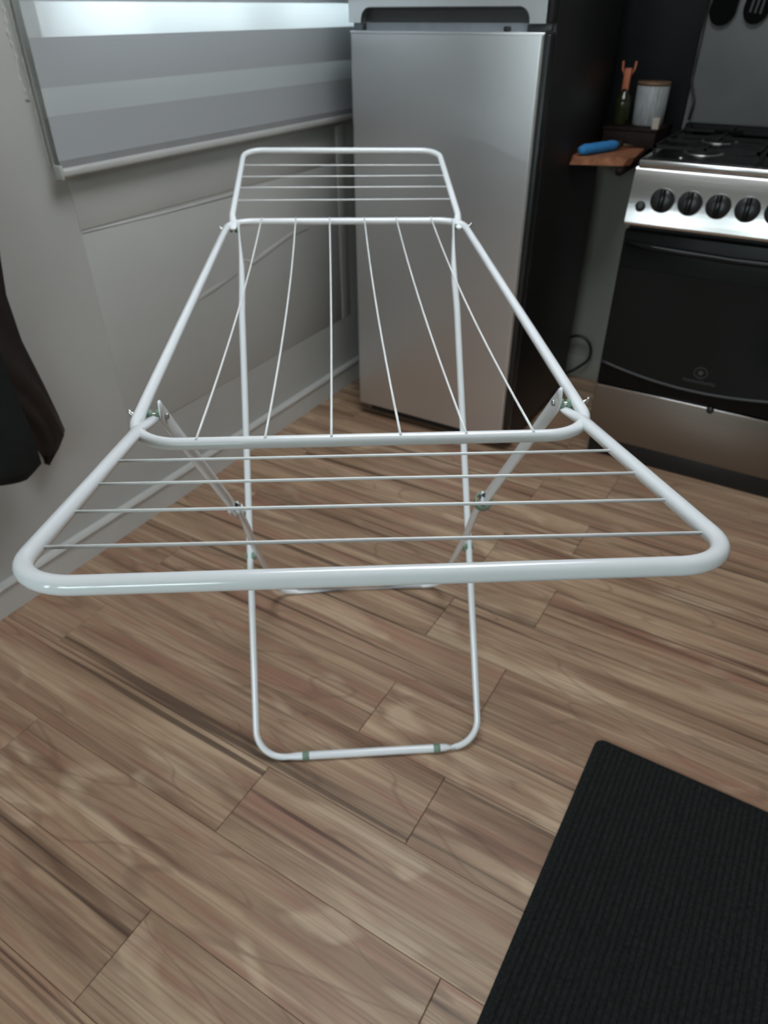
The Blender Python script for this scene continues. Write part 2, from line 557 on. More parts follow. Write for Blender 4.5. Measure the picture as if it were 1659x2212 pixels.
# lumpy painted strip beside the blind
tr = struct(box('trim_1', (XW - .001, XW + .008, 1.180, 1.234, 1.03, 2.25), M['rough_paint'], None, .003), 'lumpy painted window casing beside the blind')
rng = random.Random(3)
pts = [(XW + .0005, 1.174 + .0012 * math.sin(i * 1.9), 1.06 + i * .006) for i in range(190)]
tube('paint_bead', pts, [.0010 + .0022 * rng.random() for _ in pts], M['rough_paint'], tr, 8)
pts = [(XW - .0008, 1.157 + .0025 * math.sin(i * .55 + 1), 1.20 + i * .007) for i in range(140)]
tube('paint_bead', pts, [(.0040 if i % 3 == 0 else .0012) + .0015 * rng.random() for i, _ in enumerate(pts)], M['rough_paint'], tr, 8)

# ------------------------------------------------------------------ striped roller blind
XB = -1.605
rb = tag(empty('roller_blind', (XB, 1.8, 1.04)), 'grey and sheer striped roller blind hanging over the window', 'blind')
BY0, BY1 = 1.172, 2.86


def bpart(name, b, m, bevel=0.0):
    o = box(name, b, m, rb, bevel)
    o.matrix_parent_inverse = Matrix.Translation((-XB, -1.8, -1.04))
    return o


edges = [(1.062, 1.168, 0), (1.168, 1.224, 1), (1.224, 1.318, 0), (1.318, 1.383, 1)]
z = 1.383
while z < 2.2:
    edges.append((z, z + .094, 0)); edges.append((z + .094, z + .159, 1)); z += .159
for za, zb, kind in edges:
    bpart('sheer_band' if kind else 'opaque_band', (XB - .0006, XB + .0006, BY0, BY1, za, zb), M['sheer_band'] if kind else M['opaque_band'])
bpart('bottom_rail', (XB - .011, XB + .011, BY0 - .004, BY1, 1.040, 1.060), M['rail'], .006)
bpart('rail_end_cap', (XB - .013, XB + .013, BY0 - .010, BY0 - .002, 1.036, 1.068), M['rail'], .003)
bpart('dark_strip', (XB - .0012, XB + .0012, BY0, BY1, 1.058, 1.076), M['hem'])  # darker grey strip just above the bottom rail
t = tube('roller_tube', [(XB - .008, BY0 - .01, z + .02), (XB - .008, BY1, z + .02)], .03, M['rail'], rb)
t.matrix_parent_inverse = Matrix.Translation((-XB, -1.8, -1.04))

# ------------------------------------------------------------------ refrigerator
FX0, FX1, FY = -1.437, -.790, 2.178
fr = tag(empty('refrigerator', (0, 0, 0)), 'tall steel-fronted refrigerator with black sides in the corner', 'refrigerator')
box('cabinet', (FX0 + .004, FX1 - .002, FY + .052, 2.835, .03, 1.80), M['dark_side'], fr, .004)
box('kick_plate', (FX0 + .03, FX1 - .03, FY + .05, FY + .07, .012, .055), M['black'], fr)
for fx in (FX0 + .08, FX1 - .08):
    for fy in (FY + .12, 2.76):
        lathe('foot', [(.018, 0), (.018, .012), (.012, .014), (.012, .031)], M['black'], fr, 16, (fx, fy, 0))


def rounded_slab(name, x0, x1, y0, y1, z0, z1, m, parent, r=.010):
    pr = [(x0, y1)] + [(x0 + r - r * math.cos(t), y0 + r - r * math.sin(t)) for t in [PI / 2 * i / 5 for i in range(6)]] \
        + [(x1 - r + r * math.sin(t), y0 + r - r * math.cos(t)) for t in [PI / 2 * i / 5 for i in range(6)]] + [(x1, y1)]
    return autosmooth(prism(name, pr, z0, z1, m, parent, 'z'), 40)


ld = rounded_slab('fridge_door', FX0, FX1 - .018, FY, FY + .042, .06, 1.306, M['steel'], fr, .012)
box('door_cap', (FX0, FX1 - .018, FY + .003, FY + .042, 1.306, 1.3135), M['steel'], ld, .002)
box('door_edge', (FX1 - .018, FX1 - .001, FY + .006, FY + .046, .06, 1.310), M['black'], ld, .004)
box('gasket', (FX0 + .012, FX1 - .012, FY + .040, FY + .054, .07, 1.30), M['grey_gasket'], ld)
# divider strip between the doors with hinge
dv = box('divider_strip', (FX0 + .004, FX1 - .006, FY + .022, FY + .06, 1.312, 1.334), M['grey_gasket'], fr)
box('hinge_cover', (FX1 - .075, FX1 - .004, FY + .012, FY + .03, 1.3145, 1.330), M['charcoal'], dv, .003)
box('hinge_stop', (-.935, -.915, FY + .014, FY + .03, 1.3145, 1.326), M['black'], dv, .003)
box('hinge_stop', (-1.397, -1.388, FY + .014, FY + .03, 1.3145, 1.332), M['black'], dv, .002)
# freezer door with an arched hand grip cut in its lower edge
hx0, hx1, hz0, hz1, hr = -1.392, -.856, 1.333, 1.370, .030
out = [(FX0, 1.333), (hx0, 1.333)]
out += [(hx0 + hr - hr * math.cos(t), hz1 - hr + hr * math.sin(t)) for t in [PI / 2 * i / 6 for i in range(7)]]
out += [(hx1 - hr + hr * math.sin(t), hz1 - hr + hr * math.cos(t)) for t in [PI / 2 * i / 6 for i in range(7)]]
out += [(hx1, 1.333), (FX1 - .018, 1.333), (FX1 - .018, 1.80), (FX0, 1.80)]
fz = prism('freezer_door', out, FY, FY + .042, M['steel'], fr)
tube('grip_lip', [Vector((u, FY + .001, v)) for u, v in out[1:17]], .0022, M['charcoal'], fz, 8)
box('grip_recess', (hx0 - .004, hx1 + .004, FY + .026, FY + .05, hz0 + .002, hz1 + .004), M['charcoal'], fz)
box('door_edge', (FX1 - .018, FX1 - .001, FY + .006, FY + .046, 1.333, 1.80), M['black'], fz, .004)

# ------------------------------------------------------------------ stove
SX0, SX1, SY = -.540, .112, 2.345
SC = (SX0 + SX1) / 2
st = tag(empty('gas_stove', (0, 0, 0)), 'gas stove with steel knob panel and black glass oven door', 'stove')
boxes('body', [(SX0 + .004, SX1 - .004, SY + .035, 2.955, .085, .985)], M['dark_side'], st)
box('plinth', (SX0 + .006, SX1 - .006, SY + .026, 2.93, .0005, .085), M['black'], st, .003)
dr = box('storage_drawer', (SX0, SX1, SY, SY + .035, .083, .283), M['drawer_steel'], st, .003)
box('drawer_edge', (SX0 + .001, SX1 - .001, SY - .001, SY + .03, .280, .287), M['panel_steel'], dr, .0015)
lathe('drawer_catch', [(.012, 0), (.012, .008), (.009, .012)], M['black'], dr, 18, (-.155, SY + .002, .283), (PI / 2, 0, 0))
od = box('oven_door', (SX0, SX1, SY + .002, SY + .04, .290, .806), M['enamel_black'], st, .004)
# arched glass pane
g0, g1 = SX0 + .006, SX1 - .006
arc = [(g0 + (g1 - g0) * i / 24, .338 + .040 * ((i / 12 - 1) ** 2)) for i in range(25)]
gp = prism('door_glass', arc + [(g1, .694), (g0, .694)], SY - .004, SY + .003, M['glass_black'], od)
tube('glass_trim', [(u, SY - .003, v - .004) for u, v in arc], (.0050), M['charcoal'], od, 8, cap=True)
hb = [(SX0 + .012, SY - .006, .772), (SX0 + .10, SY - .014, .766), (SC, SY - .020, .762), (SX1 - .10, SY - .014, .766), (SX1 - .012, SY - .006, .772)]
tube('door_handle', hb, (.010), M['glass_black'], od, 12)
# emblem and its row of unreadable letters under it
ring = [(-.214 + .020 * math.cos(2 * PI * i / 28), SY - .0046, .402 + .018 * math.sin(2 * PI * i / 28)) for i in range(28)]
em = tube('emblem', ring, .0012, M['print_grey'], gp, 6, closed=True)
star = []
for i in range(10):
    r = .011 if i % 2 == 0 else .005
    star.append((-.214 + r * math.sin(2 * PI * i / 10), .402 + r * math.cos(2 * PI * i / 10)))
prism('emblem_star', star, SY - .0052, SY - .0038, M['print_grey'], gp)
lt = bmesh.new()
for i in range(11):
    x = -.262 + i * .0092
    bm_box(lt, x, x + .0016, SY - .005, SY - .0038, .366, .375)
    bm_box(lt, x + .0016, x + .0055, SY - .005, SY - .0038, (.3735, .366, .370)[i % 3], (.375, .3675, .3715)[i % 3])
    bm_box(lt, x + .0052, x + .0066, SY - .005, SY - .0038, .366, .375)
from_bm('lettering', lt, M['print_grey'], gp)

# control panel leans back a little
cp_out = [(SY - .018, .826), (SY - .022, .834), (SY + .002, .976), (SY + .008, .984), (SY + .045, .984), (SY + .045, .822), (SY - .004, .822)]
cp = autosmooth(prism('control_panel', cp_out, SX0 - .002, SX1 + .002, M['panel_steel'], st, 'x', .003), 30)
lean = math.atan2(.024, .142)


def on_panel(z):
    return SY - .022 + (z - .834) * (.024 / .142)


KR = .034
for i in range(6):
    kx, kz = -.444 + .078 * i, .902
    kb = lathe('burner_knob', [(KR * .97, -.002), (KR, .004), (KR * .98, .012), (KR * .90, .016), (KR * .3, .017)], M['black'], st, 30,
               (kx, on_panel(kz), kz), (PI / 2 - lean, 0, 0))
    kg = box('knob_grip', (-.0075, .0075, -KR * .93, KR * .93, .010, .030), M['glass_black'], kb, .004)
    kd = tube('knob_mark', [(0, KR * .45, .0305), (0, KR * .85, .0305)], .0012, M['print_grey'], kb, 6)
lathe('ignition_button', [(.015, -.001), (.015, .003), (.011, .004), (.010, .008), (.004, .009)], M['charcoal'], st, 24,
      (-.504, on_panel(.880), .880), (PI / 2 - lean, 0, 0))
# hob tray with raised steel rim
hob = box('hob_rim', (SX0 + .002, SX1 - .002, SY - .002, 2.955, .984, 1.006), M['panel_steel'], st, .007, 3)
box('hob_surface', (SX0 + .022, SX1 - .022, SY + .022, 2.940, 1.000, 1.0075), M['enamel_black'], st)
box('back_ledge', (SX0 + .004, SX1 - .004, 2.925, 2.965, 1.004, 1.040), M['enamel_black'], st, .006)
for bx_ in (SX0 + .15, SX1 - .15):
    for by in (SY + .17, SY + .43):
        bn = lathe('burner', [(.048, 0), (.048, .006), (.040, .010), (.036, .014), (.036, .019), (.006, .022)], M['iron'], st, 28, (bx_, by, 1.007))
        lathe('burner_ring', [(.058, 0), (.058, .003), (.049, .004)], M['zinc'], bn, 28)
for gx0, gx1 in ((SX0 + .03, SC - .008), (SC + .008, SX1 - .03)):
    g = bmesh.new()
    ya, yb, zt = SY + .035, SY + .555, 1.040
    for x in (gx0, gx1 - .008):
        bm_box(g, x, x + .008, ya, yb, zt - .009, zt)
    for y in (ya, (ya + yb) / 2 - .004, yb - .008):
        bm_box(g, gx0, gx1, y, y + .008, zt - .009, zt)
    xm = (gx0 + gx1) / 2
    for y in (ya, (ya + yb) / 2 + .004, ):
        bm_box(g, xm - .004, xm + .004, y, y + .075, zt - .006, zt + .002)
        bm_box(g, xm - .004, xm + .004, y + .175, y + .25, zt - .006, zt + .002)
    for y in (SY + .17, SY + .43):
        bm_box(g, gx0, xm - .045, y - .004, y + .004, zt - .006, zt + .002)
        bm_box(g, xm + .045, gx1, y - .004, y + .004, zt - .006, zt + .002)
    for x in (gx0, gx1 - .008):
        for y in (ya, yb - .008):
            bm_box(g, x, x + .008, y, y + .008, 1.007, zt)
    from_bm('pan_support', g, M['iron'], st)
lathe('hob_screw', [(.008, 0), (.007, .004), (.002, .006)], M['zinc'], st, 16, (-.428, SY + .040, 1.0075))

# grey splashback, then a dark sheet standing in for shade on the wall
tag(box('splashback', (-.553, ROOM_X1 - .3, 2.986, 2.9995, .98, 1.85), M['splash'], None, .002), 'dull grey splashback sheet on the wall behind the stove', 'splashback')
tag(box('wall_shade_sheet', (-1.40, -.557, 2.988, 2.9995, .965, 1.85), M['wall_shade'], None, .002), 'dark sheet standing in for the shade on the wall above the wooden shelf', 'splashback')

# hanging kitchen tools
def tool(name, label, xc, zb, w, hgt, slots):
    e = tag(empty(name, (xc, 2.968, zb)), label, 'spatula', 'black utensils hanging above the stove')
    o = []
    for i in range(25):
        t = i / 24
        a_ = PI + PI * t
        o.append((w / 2 * math.cos(a_) * (1.0), .045 + .045 * math.sin(a_)))
    o += [(w / 2 * .96, hgt * .72), (w * .22, hgt), (-w * .22, hgt), (-w / 2 * .96, hgt * .72)]
    if slots:
        # blade in strips so that the slots are real openings
        bm = bmesh.new()
        b = prism('blade', o, -.002, .002, M['nylon'], e)
        bm.free()
        for k in (-1, 0, 1):
            box('slot', (k * w * .2 - .003, k * w * .2 + .003, -.0035, -.0018, .030, hgt * .74), M['charcoal'], b)
    else:
        prism('blade', o, -.002, .002, M['nylon'], e)
    tube('handle', [(0, 0, hgt - .01), (0, -.006, hgt + .06), (0, 0, hgt + .24)], [(.008, .004), (.009, .005), (.010, .006)], M['nylon'], e, 12, side=(1, 0, 0))
    tube('hanging_loop', [(.011 * math.cos(2 * PI * i / 16), 0, hgt + .25 + .013 * math.sin(2 * PI * i / 16)) for i in range(16)], .003, M['nylon'], e, 8, closed=True)
    return e


t1 = tool('turner', 'plain black turner hanging nearest the dark shade sheet above the stove', -.508, 1.318, .082, .13, False)
t1.rotation_euler = (0, .10, 0)
t2 = tool('slotted_turner', 'black slotted turner hanging above the stove knobs', -.408, 1.322, .078, .13, True)
t2.rotation_euler = (0, .12, 0)
hr_ = tag(empty('utensil_rail', (-.40, 2.975, 1.735)), 'thin rail with hooks above the stove', 'rail')
tube('bar', [(-.20, 0, 0), (.45, 0, 0)], .005, M['zinc'], hr_, 12)
for x in (-.20, .45):
    tube('bracket', [(x, 0, 0), (x, .012, 0)], .006, M['zinc'], hr_, 10)
for x in (-.065, .04):
    tube('hook', [(x, 0, .006), (x, -.009, .004), (x, -.010, -.03), (x, -.004, -.038), (x, .002, -.03)], .0018, M['zinc'], hr_, 8)

# unseen wall cabinet over the stove corner, added to shade the wall
wc = tag(empty('shade_cabinet', (-.30, 2.81, 1.80)), 'unseen white wall cabinet added above the stove to shade the wall', 'cabinet')
box('carcass', (-.485, .75, -.17, .189, 0, .60), M['pvc'], wc, .002)
for i in range(3):
    dx = -.485 + i * .4117
    dd = box('cabinet_door', (dx + .002, dx + .4097, -.189, -.171, .002, .598), M['pvc'], wc, .002)
    tube('handle', [(dx + .36, -.19, .05), (dx + .36, -.212, .055), (dx + .36, -.212, .145), (dx + .36, -.19, .15)], .004, M['zinc'], dd, 10)

# ------------------------------------------------------------------ wooden shelf between refrigerator and stove
sh = tag(empty('wall_shelf', (-.69, 2.985, .95)), 'reddish brown wooden shelf board between refrigerator and stove', 'shelf')
top = [(-.083, -.500), (.074, -.440), (.088, -.420), (.050, 0), (-.100, 0), (-.098, -.48)]
bot = [(-.098, -.505), (.060, -.445), (.078, -.420), (.045, 0), (-.1, 0), (-.1, -.49)]
vs = [(x, y, .025) for x, y in top] + [(x, y, 0) for x, y in bot]
fs = [tuple(range(6)), tuple(range(11, 5, -1))] + [(i, (i + 1) % 6, 6 + (i + 1) % 6, 6 + i) for i in range(6)]
link('board', mesh('board', vs, fs), M['board'], sh)
for x, yy in ((.058, -.47), (-.07, -.36)):
    tube('support_rod', [(x, yy, -.014), (x, yy + .006, -.014), (x - .01, .001, -.014)], [.008, .0135, .0135], M['dark_wood'], sh, 14)

bxd = tag(empty('low_wooden_box', (-.675, 2.865, .975)), 'low dark wooden box under the white canister', 'box')
box('box_body', (-.095, .085, -.115, .112, 0.0002, .050), M['dark_wood'], bxd, .003)
box('box_lid', (-.098, .088, -.118, .114, .050, .058), M['dark_wood'], bxd, .002)
ZB = 1.0332
cn = tag(empty('canister', (-.652, 2.865, ZB)), 'white ribbed canister with brown rim on the dark box', 'canister')
n = 96
verts, faces, prof = [], [], [(.046, 0), (.050, .004), (.052, .06), (.053, .118), (.050, .122), (.048, .120), (.047, .01)]
for r, zz in prof:
    for k in range(n):
        rr = r * (1 + .018 * math.cos(24 * 2 * PI * k / n)) if .003 < zz < .119 and r > .0475 else r
        verts.append((rr * math.cos(2 * PI * k / n), rr * math.sin(2 * PI * k / n), zz))
for i in range(len(prof) - 1):
    for k in range(n):
        faces.append((i * n + k, i * n + (k + 1) % n, (i + 1) * n + (k + 1) % n, (i + 1) * n + k))
faces += [tuple(range(n)), tuple((len(prof) - 1) * n + k for k in range(n))]
link('pot', mesh('pot', verts, faces), M['ceramic'], cn, True)
lathe('rim', [(.0500, .119), (.0545, .120), (.0550, .127), (.0530, .131), (.010, .131)], M['rim'], cn, 40)
bt = tag(empty('bottle', (-.738, 2.83, ZB)), 'dark olive bottle with copper-coloured neck left of the canister', 'bottle')
lathe('glass_body', [(.024, 0), (.027, .004), (.027, .065), (.024, .085), (.013, .098), (.012, .108)], M['bottle'], bt, 28)
box('neck_sleeve', (-.011, .011, -.009, .009, .100, .168), M['copper'], bt, .002)
for s in (-1, 1):
    tube('prong', [(s * .012, 0, .150), (s * .020, 0, .165), (s * .022, 0, .188)], .0035, M['copper'], bt, 8)
pk = tag(empty('small_card_packet', (-.600, 2.768, ZB)), 'small pale card packet at the front of the dark box', 'packet')
box('packet_body', (-.011, .011, -.010, .010, 0, .034), M['pale'], pk, .001)
box('packet_flap', (-.011, .011, -.0112, -.0098, .022, .0345), M['pale'], pk)

ut = tag(empty('blue_handled_brush', (-.735, 2.60, .9755)), 'thick blue handled brush lying on the wooden shelf', 'brush')
dirv = Vector((.062, .150, 0)).normalized()
P0 = Vector((-.027, -.110, .0172))
L_ = .185
hp = [P0 + dirv * (L_ * i / 10) for i in range(11)]
tube('foam_handle', hp, [.010, .0155, .0165, .0155, .0165, .0158, .0165, .0155, .0165, .0155, .011], M['blue'], ut, 20)
tube('collar', [P0 + dirv * (L_ - .006), P0 + dirv * (L_ + .022)], [.013, .011], M['black'], ut, 16)
tube('metal_shank', [P0 + dirv * (L_ + .02), P0 + dirv * (L_ + .095) + Vector((0, 0, -.012))], [(.0035, .008), (.003, .004)], M['zinc'], ut, 10, side=(0, 0, 1))

# cords
pc = [(-.86, 2.95, .165), (-.84, 2.953, .188)]
pc += [(-.790 + .062 * math.sin(t), 2.955, .135 + .068 * math.cos(t)) for t in [-.75 + 3.1 * i / 18 for i in range(19)]]
pc += [(-.785, 2.95, .048), (-.83, 2.94, .018), (-.88, 2.93, .0065)]
cdm = tag(tube('power_cord', pc, .006, M['black'], None, 10), 'looped dark power cord on the wall beside the refrigerator', 'cord')
gc = fillet([(-.552, 2.975, 1.42), (-.555, 2.972, 1.16), (-.530, 2.968, 1.10), (-.535, 2.966, 1.045)], .03, 5)
tag(tube('spark_cable', gc, .004, M['black'], None, 10), 'thin dark cable at the edge of the grey splashback', 'cord')

# ------------------------------------------------------------------ black ribbed mat
mx0, mx1, my0, my1, mr_ = -.106, .78, -.30, 1.116, .022
bm = bmesh.new()
fm = tag(empty('floor_mat', ((mx0 + mx1) / 2, (my0 + my1) / 2, 0)), 'black ribbed doormat lying on the wood floor', 'mat')
ol = []
for cx_, cy_, a0 in ((mx1 - mr_, my1 - mr_, 0), (mx0 + mr_, my1 - mr_, PI / 2), (mx0 + mr_, my0 + mr_, PI), (mx1 - mr_, my0 + mr_, 1.5 * PI)):
    ol += [(cx_ + mr_ * math.cos(a0 + PI / 2 * i / 6), cy_ + mr_ * math.sin(a0 + PI / 2 * i / 6)) for i in range(7)]
bk = prism('rubber_backing', ol, .0004, .0055, M['mat_pile'], fm, 'z', .0015)
bk.matrix_parent_inverse = fm.matrix_basis.inverted()
verts, faces = [], []
NR = int((mx1 - mx0 - .02) / .0118)
for i in range(NR):
    x = mx0 + .010 + i * .0118
    inset = .010 if 0 < i < NR - 1 else .022
    ya, yb = my0 + inset, my1 - inset
    b = len(verts)
    for y in (ya, yb):
        for dx, zz in ((0, .0064), (.0022, .0086), (.0055, .0094), (.0088, .0086), (.0110, .0064)):
            verts.append((x + dx, y, zz))
    for k in range(4):
        faces.append((b + k, b + k + 1, b + 6 + k, b + 5 + k))
    faces += [(b, b + 1, b + 2, b + 3, b + 4), (b + 9, b + 8, b + 7, b + 6, b + 5)]
rs = link('pile_ribs', mesh('pile_ribs', verts, faces), M['mat_pile'], fm, False)
rs['kind'] = 'stuff'
rs.matrix_parent_inverse = fm.matrix_basis.inverted()

# ------------------------------------------------------------------ coat hanging on the wall
ct = tag(empty('hanging_coat', (-1.60, .72, .40)), 'long dark coat hanging against the left wall', 'coat')


def flap(name, rows, m, thick, hem=0.0):
    """rows: (z, y_left, y_right, x_mid, bulge) from hem up -> closed shell"""
    nu = 17
    verts, faces = [], []
    for side in (0, 1):
        for (zz, yl, yr_, xm, bl) in rows:
            for k in range(nu):
                f = k / (nu - 1)
                e = math.sin(PI * f)
                x = xm + bl * e + .006 * math.sin(5 * PI * f + zz * 4) - (thick * e + .001) * side
                zz2 = zz + hem * (1 - f) * max(0, 1 - (zz - rows[0][0]) / .5) + (.022 * max(0, f - .9) / .1 if hem and zz == rows[0][0] else 0)
                verts.append((x + 1.60, yl + (yr_ - yl) * f - .72, zz2 - .40))
    R = len(rows)
    for s in (0, 1):
        for i in range(R - 1):
            for k in range(nu - 1):
                b = s * R * nu + i * nu + k
                faces.append((b, b + 1, b + nu + 1, b + nu))
    o = R * nu
    for i in range(R - 1):
        for k in (0, nu - 1):
            b = i * nu + k
            faces.append((b, b + nu, b + nu + o, b + o))
    for i in (0, R - 1):
        for k in range(nu - 1):
            b = i * nu + k
            faces.append((b, b + 1, b + 1 + o, b + o))
    return link(name, mesh(name, verts, faces), m, ct, True)


flap('coat_front', [(.402, .46, .842, -1.530, .030), (.43, .455, .854, -1.528, .034), (.52, .455, .856, -1.528, .036), (.64, .46, .849, -1.53, .036),
                    (.77, .465, .842, -1.532, .034), (.95, .47, .835, -1.535, .034), (1.15, .50, .83, -1.54, .034), (1.35, .52, .82, -1.55, .03),
                    (1.48, .58, .78, -1.57, .02)], M['coat'], .012, .14)
# rear panel with its pointed lower corner
rear = [(.389, .894, .899, -1.590, .012), (.420, .888, .950, -1.590, .013), (.447, .882, .981, -1.590, .014), (.50, .868, .975, -1.590, .015),
        (.584, .82, .962, -1.590, .018), (.716, .60, .938, -1.590, .020), (.829, .60, .934, -1.590, .022), (.91, .60, .947, -1.590, .024),
        (.986, .60, .961, -1.590, .024), (1.10, .60, .965, -1.590, .022), (1.25, .60, .955, -1.592, .02), (1.40, .60, .90, -1.596, .016), (1.48, .60, .80, -1.60, .01)]
flap('coat_back', rear, M['lining'], .010)
tube('collar', [(.03 + .0, -.05, 1.07), (.05, 0.0, 1.10), (.03, .05, 1.07)], .018, M['coat'], ct, 12)
tube('hanging_loop', [(.02, -.015, 1.09), (.012, -.008, 1.135), (.012, .008, 1.135), (.02, .015, 1.09)], .003, M['coat'], ct, 8)
hk = tag(empty('coat_hook', (XW, .72, 1.54)), 'metal coat hook on the left wall', 'hook')
box('plate', (.0002, .004, -.012, .012, -.03, .03), M['zinc'], hk, .001)
tube('peg', [(.003, 0, -.008), (.04, 0, -.014), (.062, 0, .0), (.066, 0, .02)], .004, M['zinc'], hk, 10)

# ------------------------------------------------------------------ drying rack
RX, RY, RROT = -.3881, .6008, math.radians(34.80)
rk = tag(empty('drying_rack', (RX, RY, 0), RROT), 'white wire clothes drying rack with raised wings', 'drying rack')
H, LN, A, TR = .957, 1.044, .275, .0075
RR = -.0142


def Q(u, v, z):
    return Vector((u, v, z + RR * u))


ring = fillet([Q(-A, 0, H), Q(A, 0, H), Q(A, LN, H), Q(-A, LN, H)], .060, 10, True)
mf = tube('main_frame', ring, TR, M['white'], rk, 20, closed=True)
wires = [((-.1991, -.1960, -.1939), .30), ((-.1193, -.1146, -.1159), .5), ((-.0397, -.0391, -.0399), .5),
         ((.0428, .0392, .0402), .5), ((.1182, .1170, .1172), .5), ((.2013, .1976, .1969), .5)]
for (uf, um, un), _ in wires:
    pts = []
    for i in range(15):
        t = i / 14
        u = un * (1 - t) * (1 - 2 * t) + um * 4 * t * (1 - t) + uf * t * (2 * t - 1)
        s = 4 * t * (1 - t)
        pts.append(Q(u, -.003 + t * (LN + .006), H + .0072 - .016 * s))
    tube('line_wire', pts, .0016, M['wire'], mf, 8)

V1, VF = .089, 1.003            # hinge pins
WU = .2677


def wing(t, l, s0, sgn, v_ref, rr1, wire_s):
    """sgn -1: towards the viewer, +1: away. s measured from the reference hinge line"""
    def P(u, s):
        return Q(u, v_ref + sgn * s * math.cos(t), H + s * math.sin(t) + rr1 * u * s / .37)
    ue = .2615
    pts = [P(-ue, s0 - .016), P(-ue, s0), P(-ue - .001, s0 + .018), P(-WU, s0 + .055)]
    ra = [(.0028, .0050), (.0030, .0085), (.0040, .0088), (TR, TR)]
    mid = fillet([P(-WU, s0 + .06), P(-WU, l), P(WU, l), P(WU, s0 + .06)], .050, 10)[1:-1]
    allp = pts + mid + [P(WU, s0 + .055), P(ue + .001, s0 + .018), P(ue, s0), P(ue, s0 - .016)]
    rad = ra + [(TR, TR)] * len(mid) + ra[::-1]
    w = tube('wing_frame', allp, rad, M['white'], rk, 20, side=None)
    for s, sl in wire_s:
        tube('line_wire', [P(-WU + .003, s), P(-WU * .5, s + sl * .25), P(0, s + sl * .5 - .0006), P(WU * .5, s + sl * .75), P(WU - .003, s + sl)],
             .0016, M['wire'], w, 8)
    return w, P


w1, P1 = wing(.209, .376, -.055, -1, .035, -.0037,
              [(.1105, .0037), (.1770, .0065), (.2435, .009), (.3130, .009)])
w2, P2 = wing(.2054, .4484, -.006, 1, LN - .035, 0.0,
              [(.1335, .004), (.2072, .003), (.2735, .006), (.3478, 0)])

# leg frame reaching the floor on the viewer's side
LA = .2490
FA_V, FA_Z = .2545, .0092
hz = H - .006


def legA(u, t):     # t from top 0 to foot 1
    return Vector((u, VF + (FA_V - VF) * t, hz + (FA_Z - hz) * t))


def smooth01(t):
    t = max(0, min(1, t)); return t * t * (3 - 2 * t)


left = []
rl = []
for t in (-.012, 0, .02, .045, .075, .11, .16, .3, .5, .7, .85):
    k = smooth01(t / .11)
    left.append((-(.2495 - .003 * math.sin(PI * min(1, max(0, t / .16))) + (LA - .2495) * k), t))
    rl.append((.0025 + (TR - .0025) * k, .0095 + (TR - .0095) * k))
topL = [legA(u, t) for u, t in left]
topR = [legA(-u, t) for u, t in left]
foot = fillet([legA(-LA, .9), legA(-LA, 1), legA(LA, 1), legA(LA, .9)], .062, 10)[1:-1]
h1, h2 = foot[:11], foot[11:]
bar, rbar = [], []
for i in range(21):
    f = i / 20
    u = -.180 + f * .372
    bar.append(Vector((u, FA_V, FA_Z)))
    e = min(1, min(f, 1 - f) * 12)
    rbar.append((.0068 + .0024 * smooth01(e),) * 2)
pts = topL + h1 + bar + h2 + topR[::-1]
rad = rl + [(.0071, .0071)] * 11 + rbar + [(.0071, .0071)] * 11 + rl[::-1]
la = tube('leg_frame', pts, rad, M['white'], rk, 18, side=(1, 0, .0001))
for u in (-.1405, .1533):
    tube('foot_grip', [(u - .0075, FA_V, FA_Z), (u - .0070, FA_V, FA_Z), (u + .0070, FA_V, FA_Z), (u + .0075, FA_V, FA_Z)], [.0094, .0099, .0099, .0094], M['sage'], la, 18)

# leg frame reaching the floor on the far side: lower U plus two folding struts
FB_V, FB_Z, LB = .8040, .0082, .2300
JT = Vector((.2200, .306, .6600))


def legB(u, z):
    return Vector((u, FB_V + (V1 - FB_V) * (z - FB_Z) / (hz - FB_Z), z))


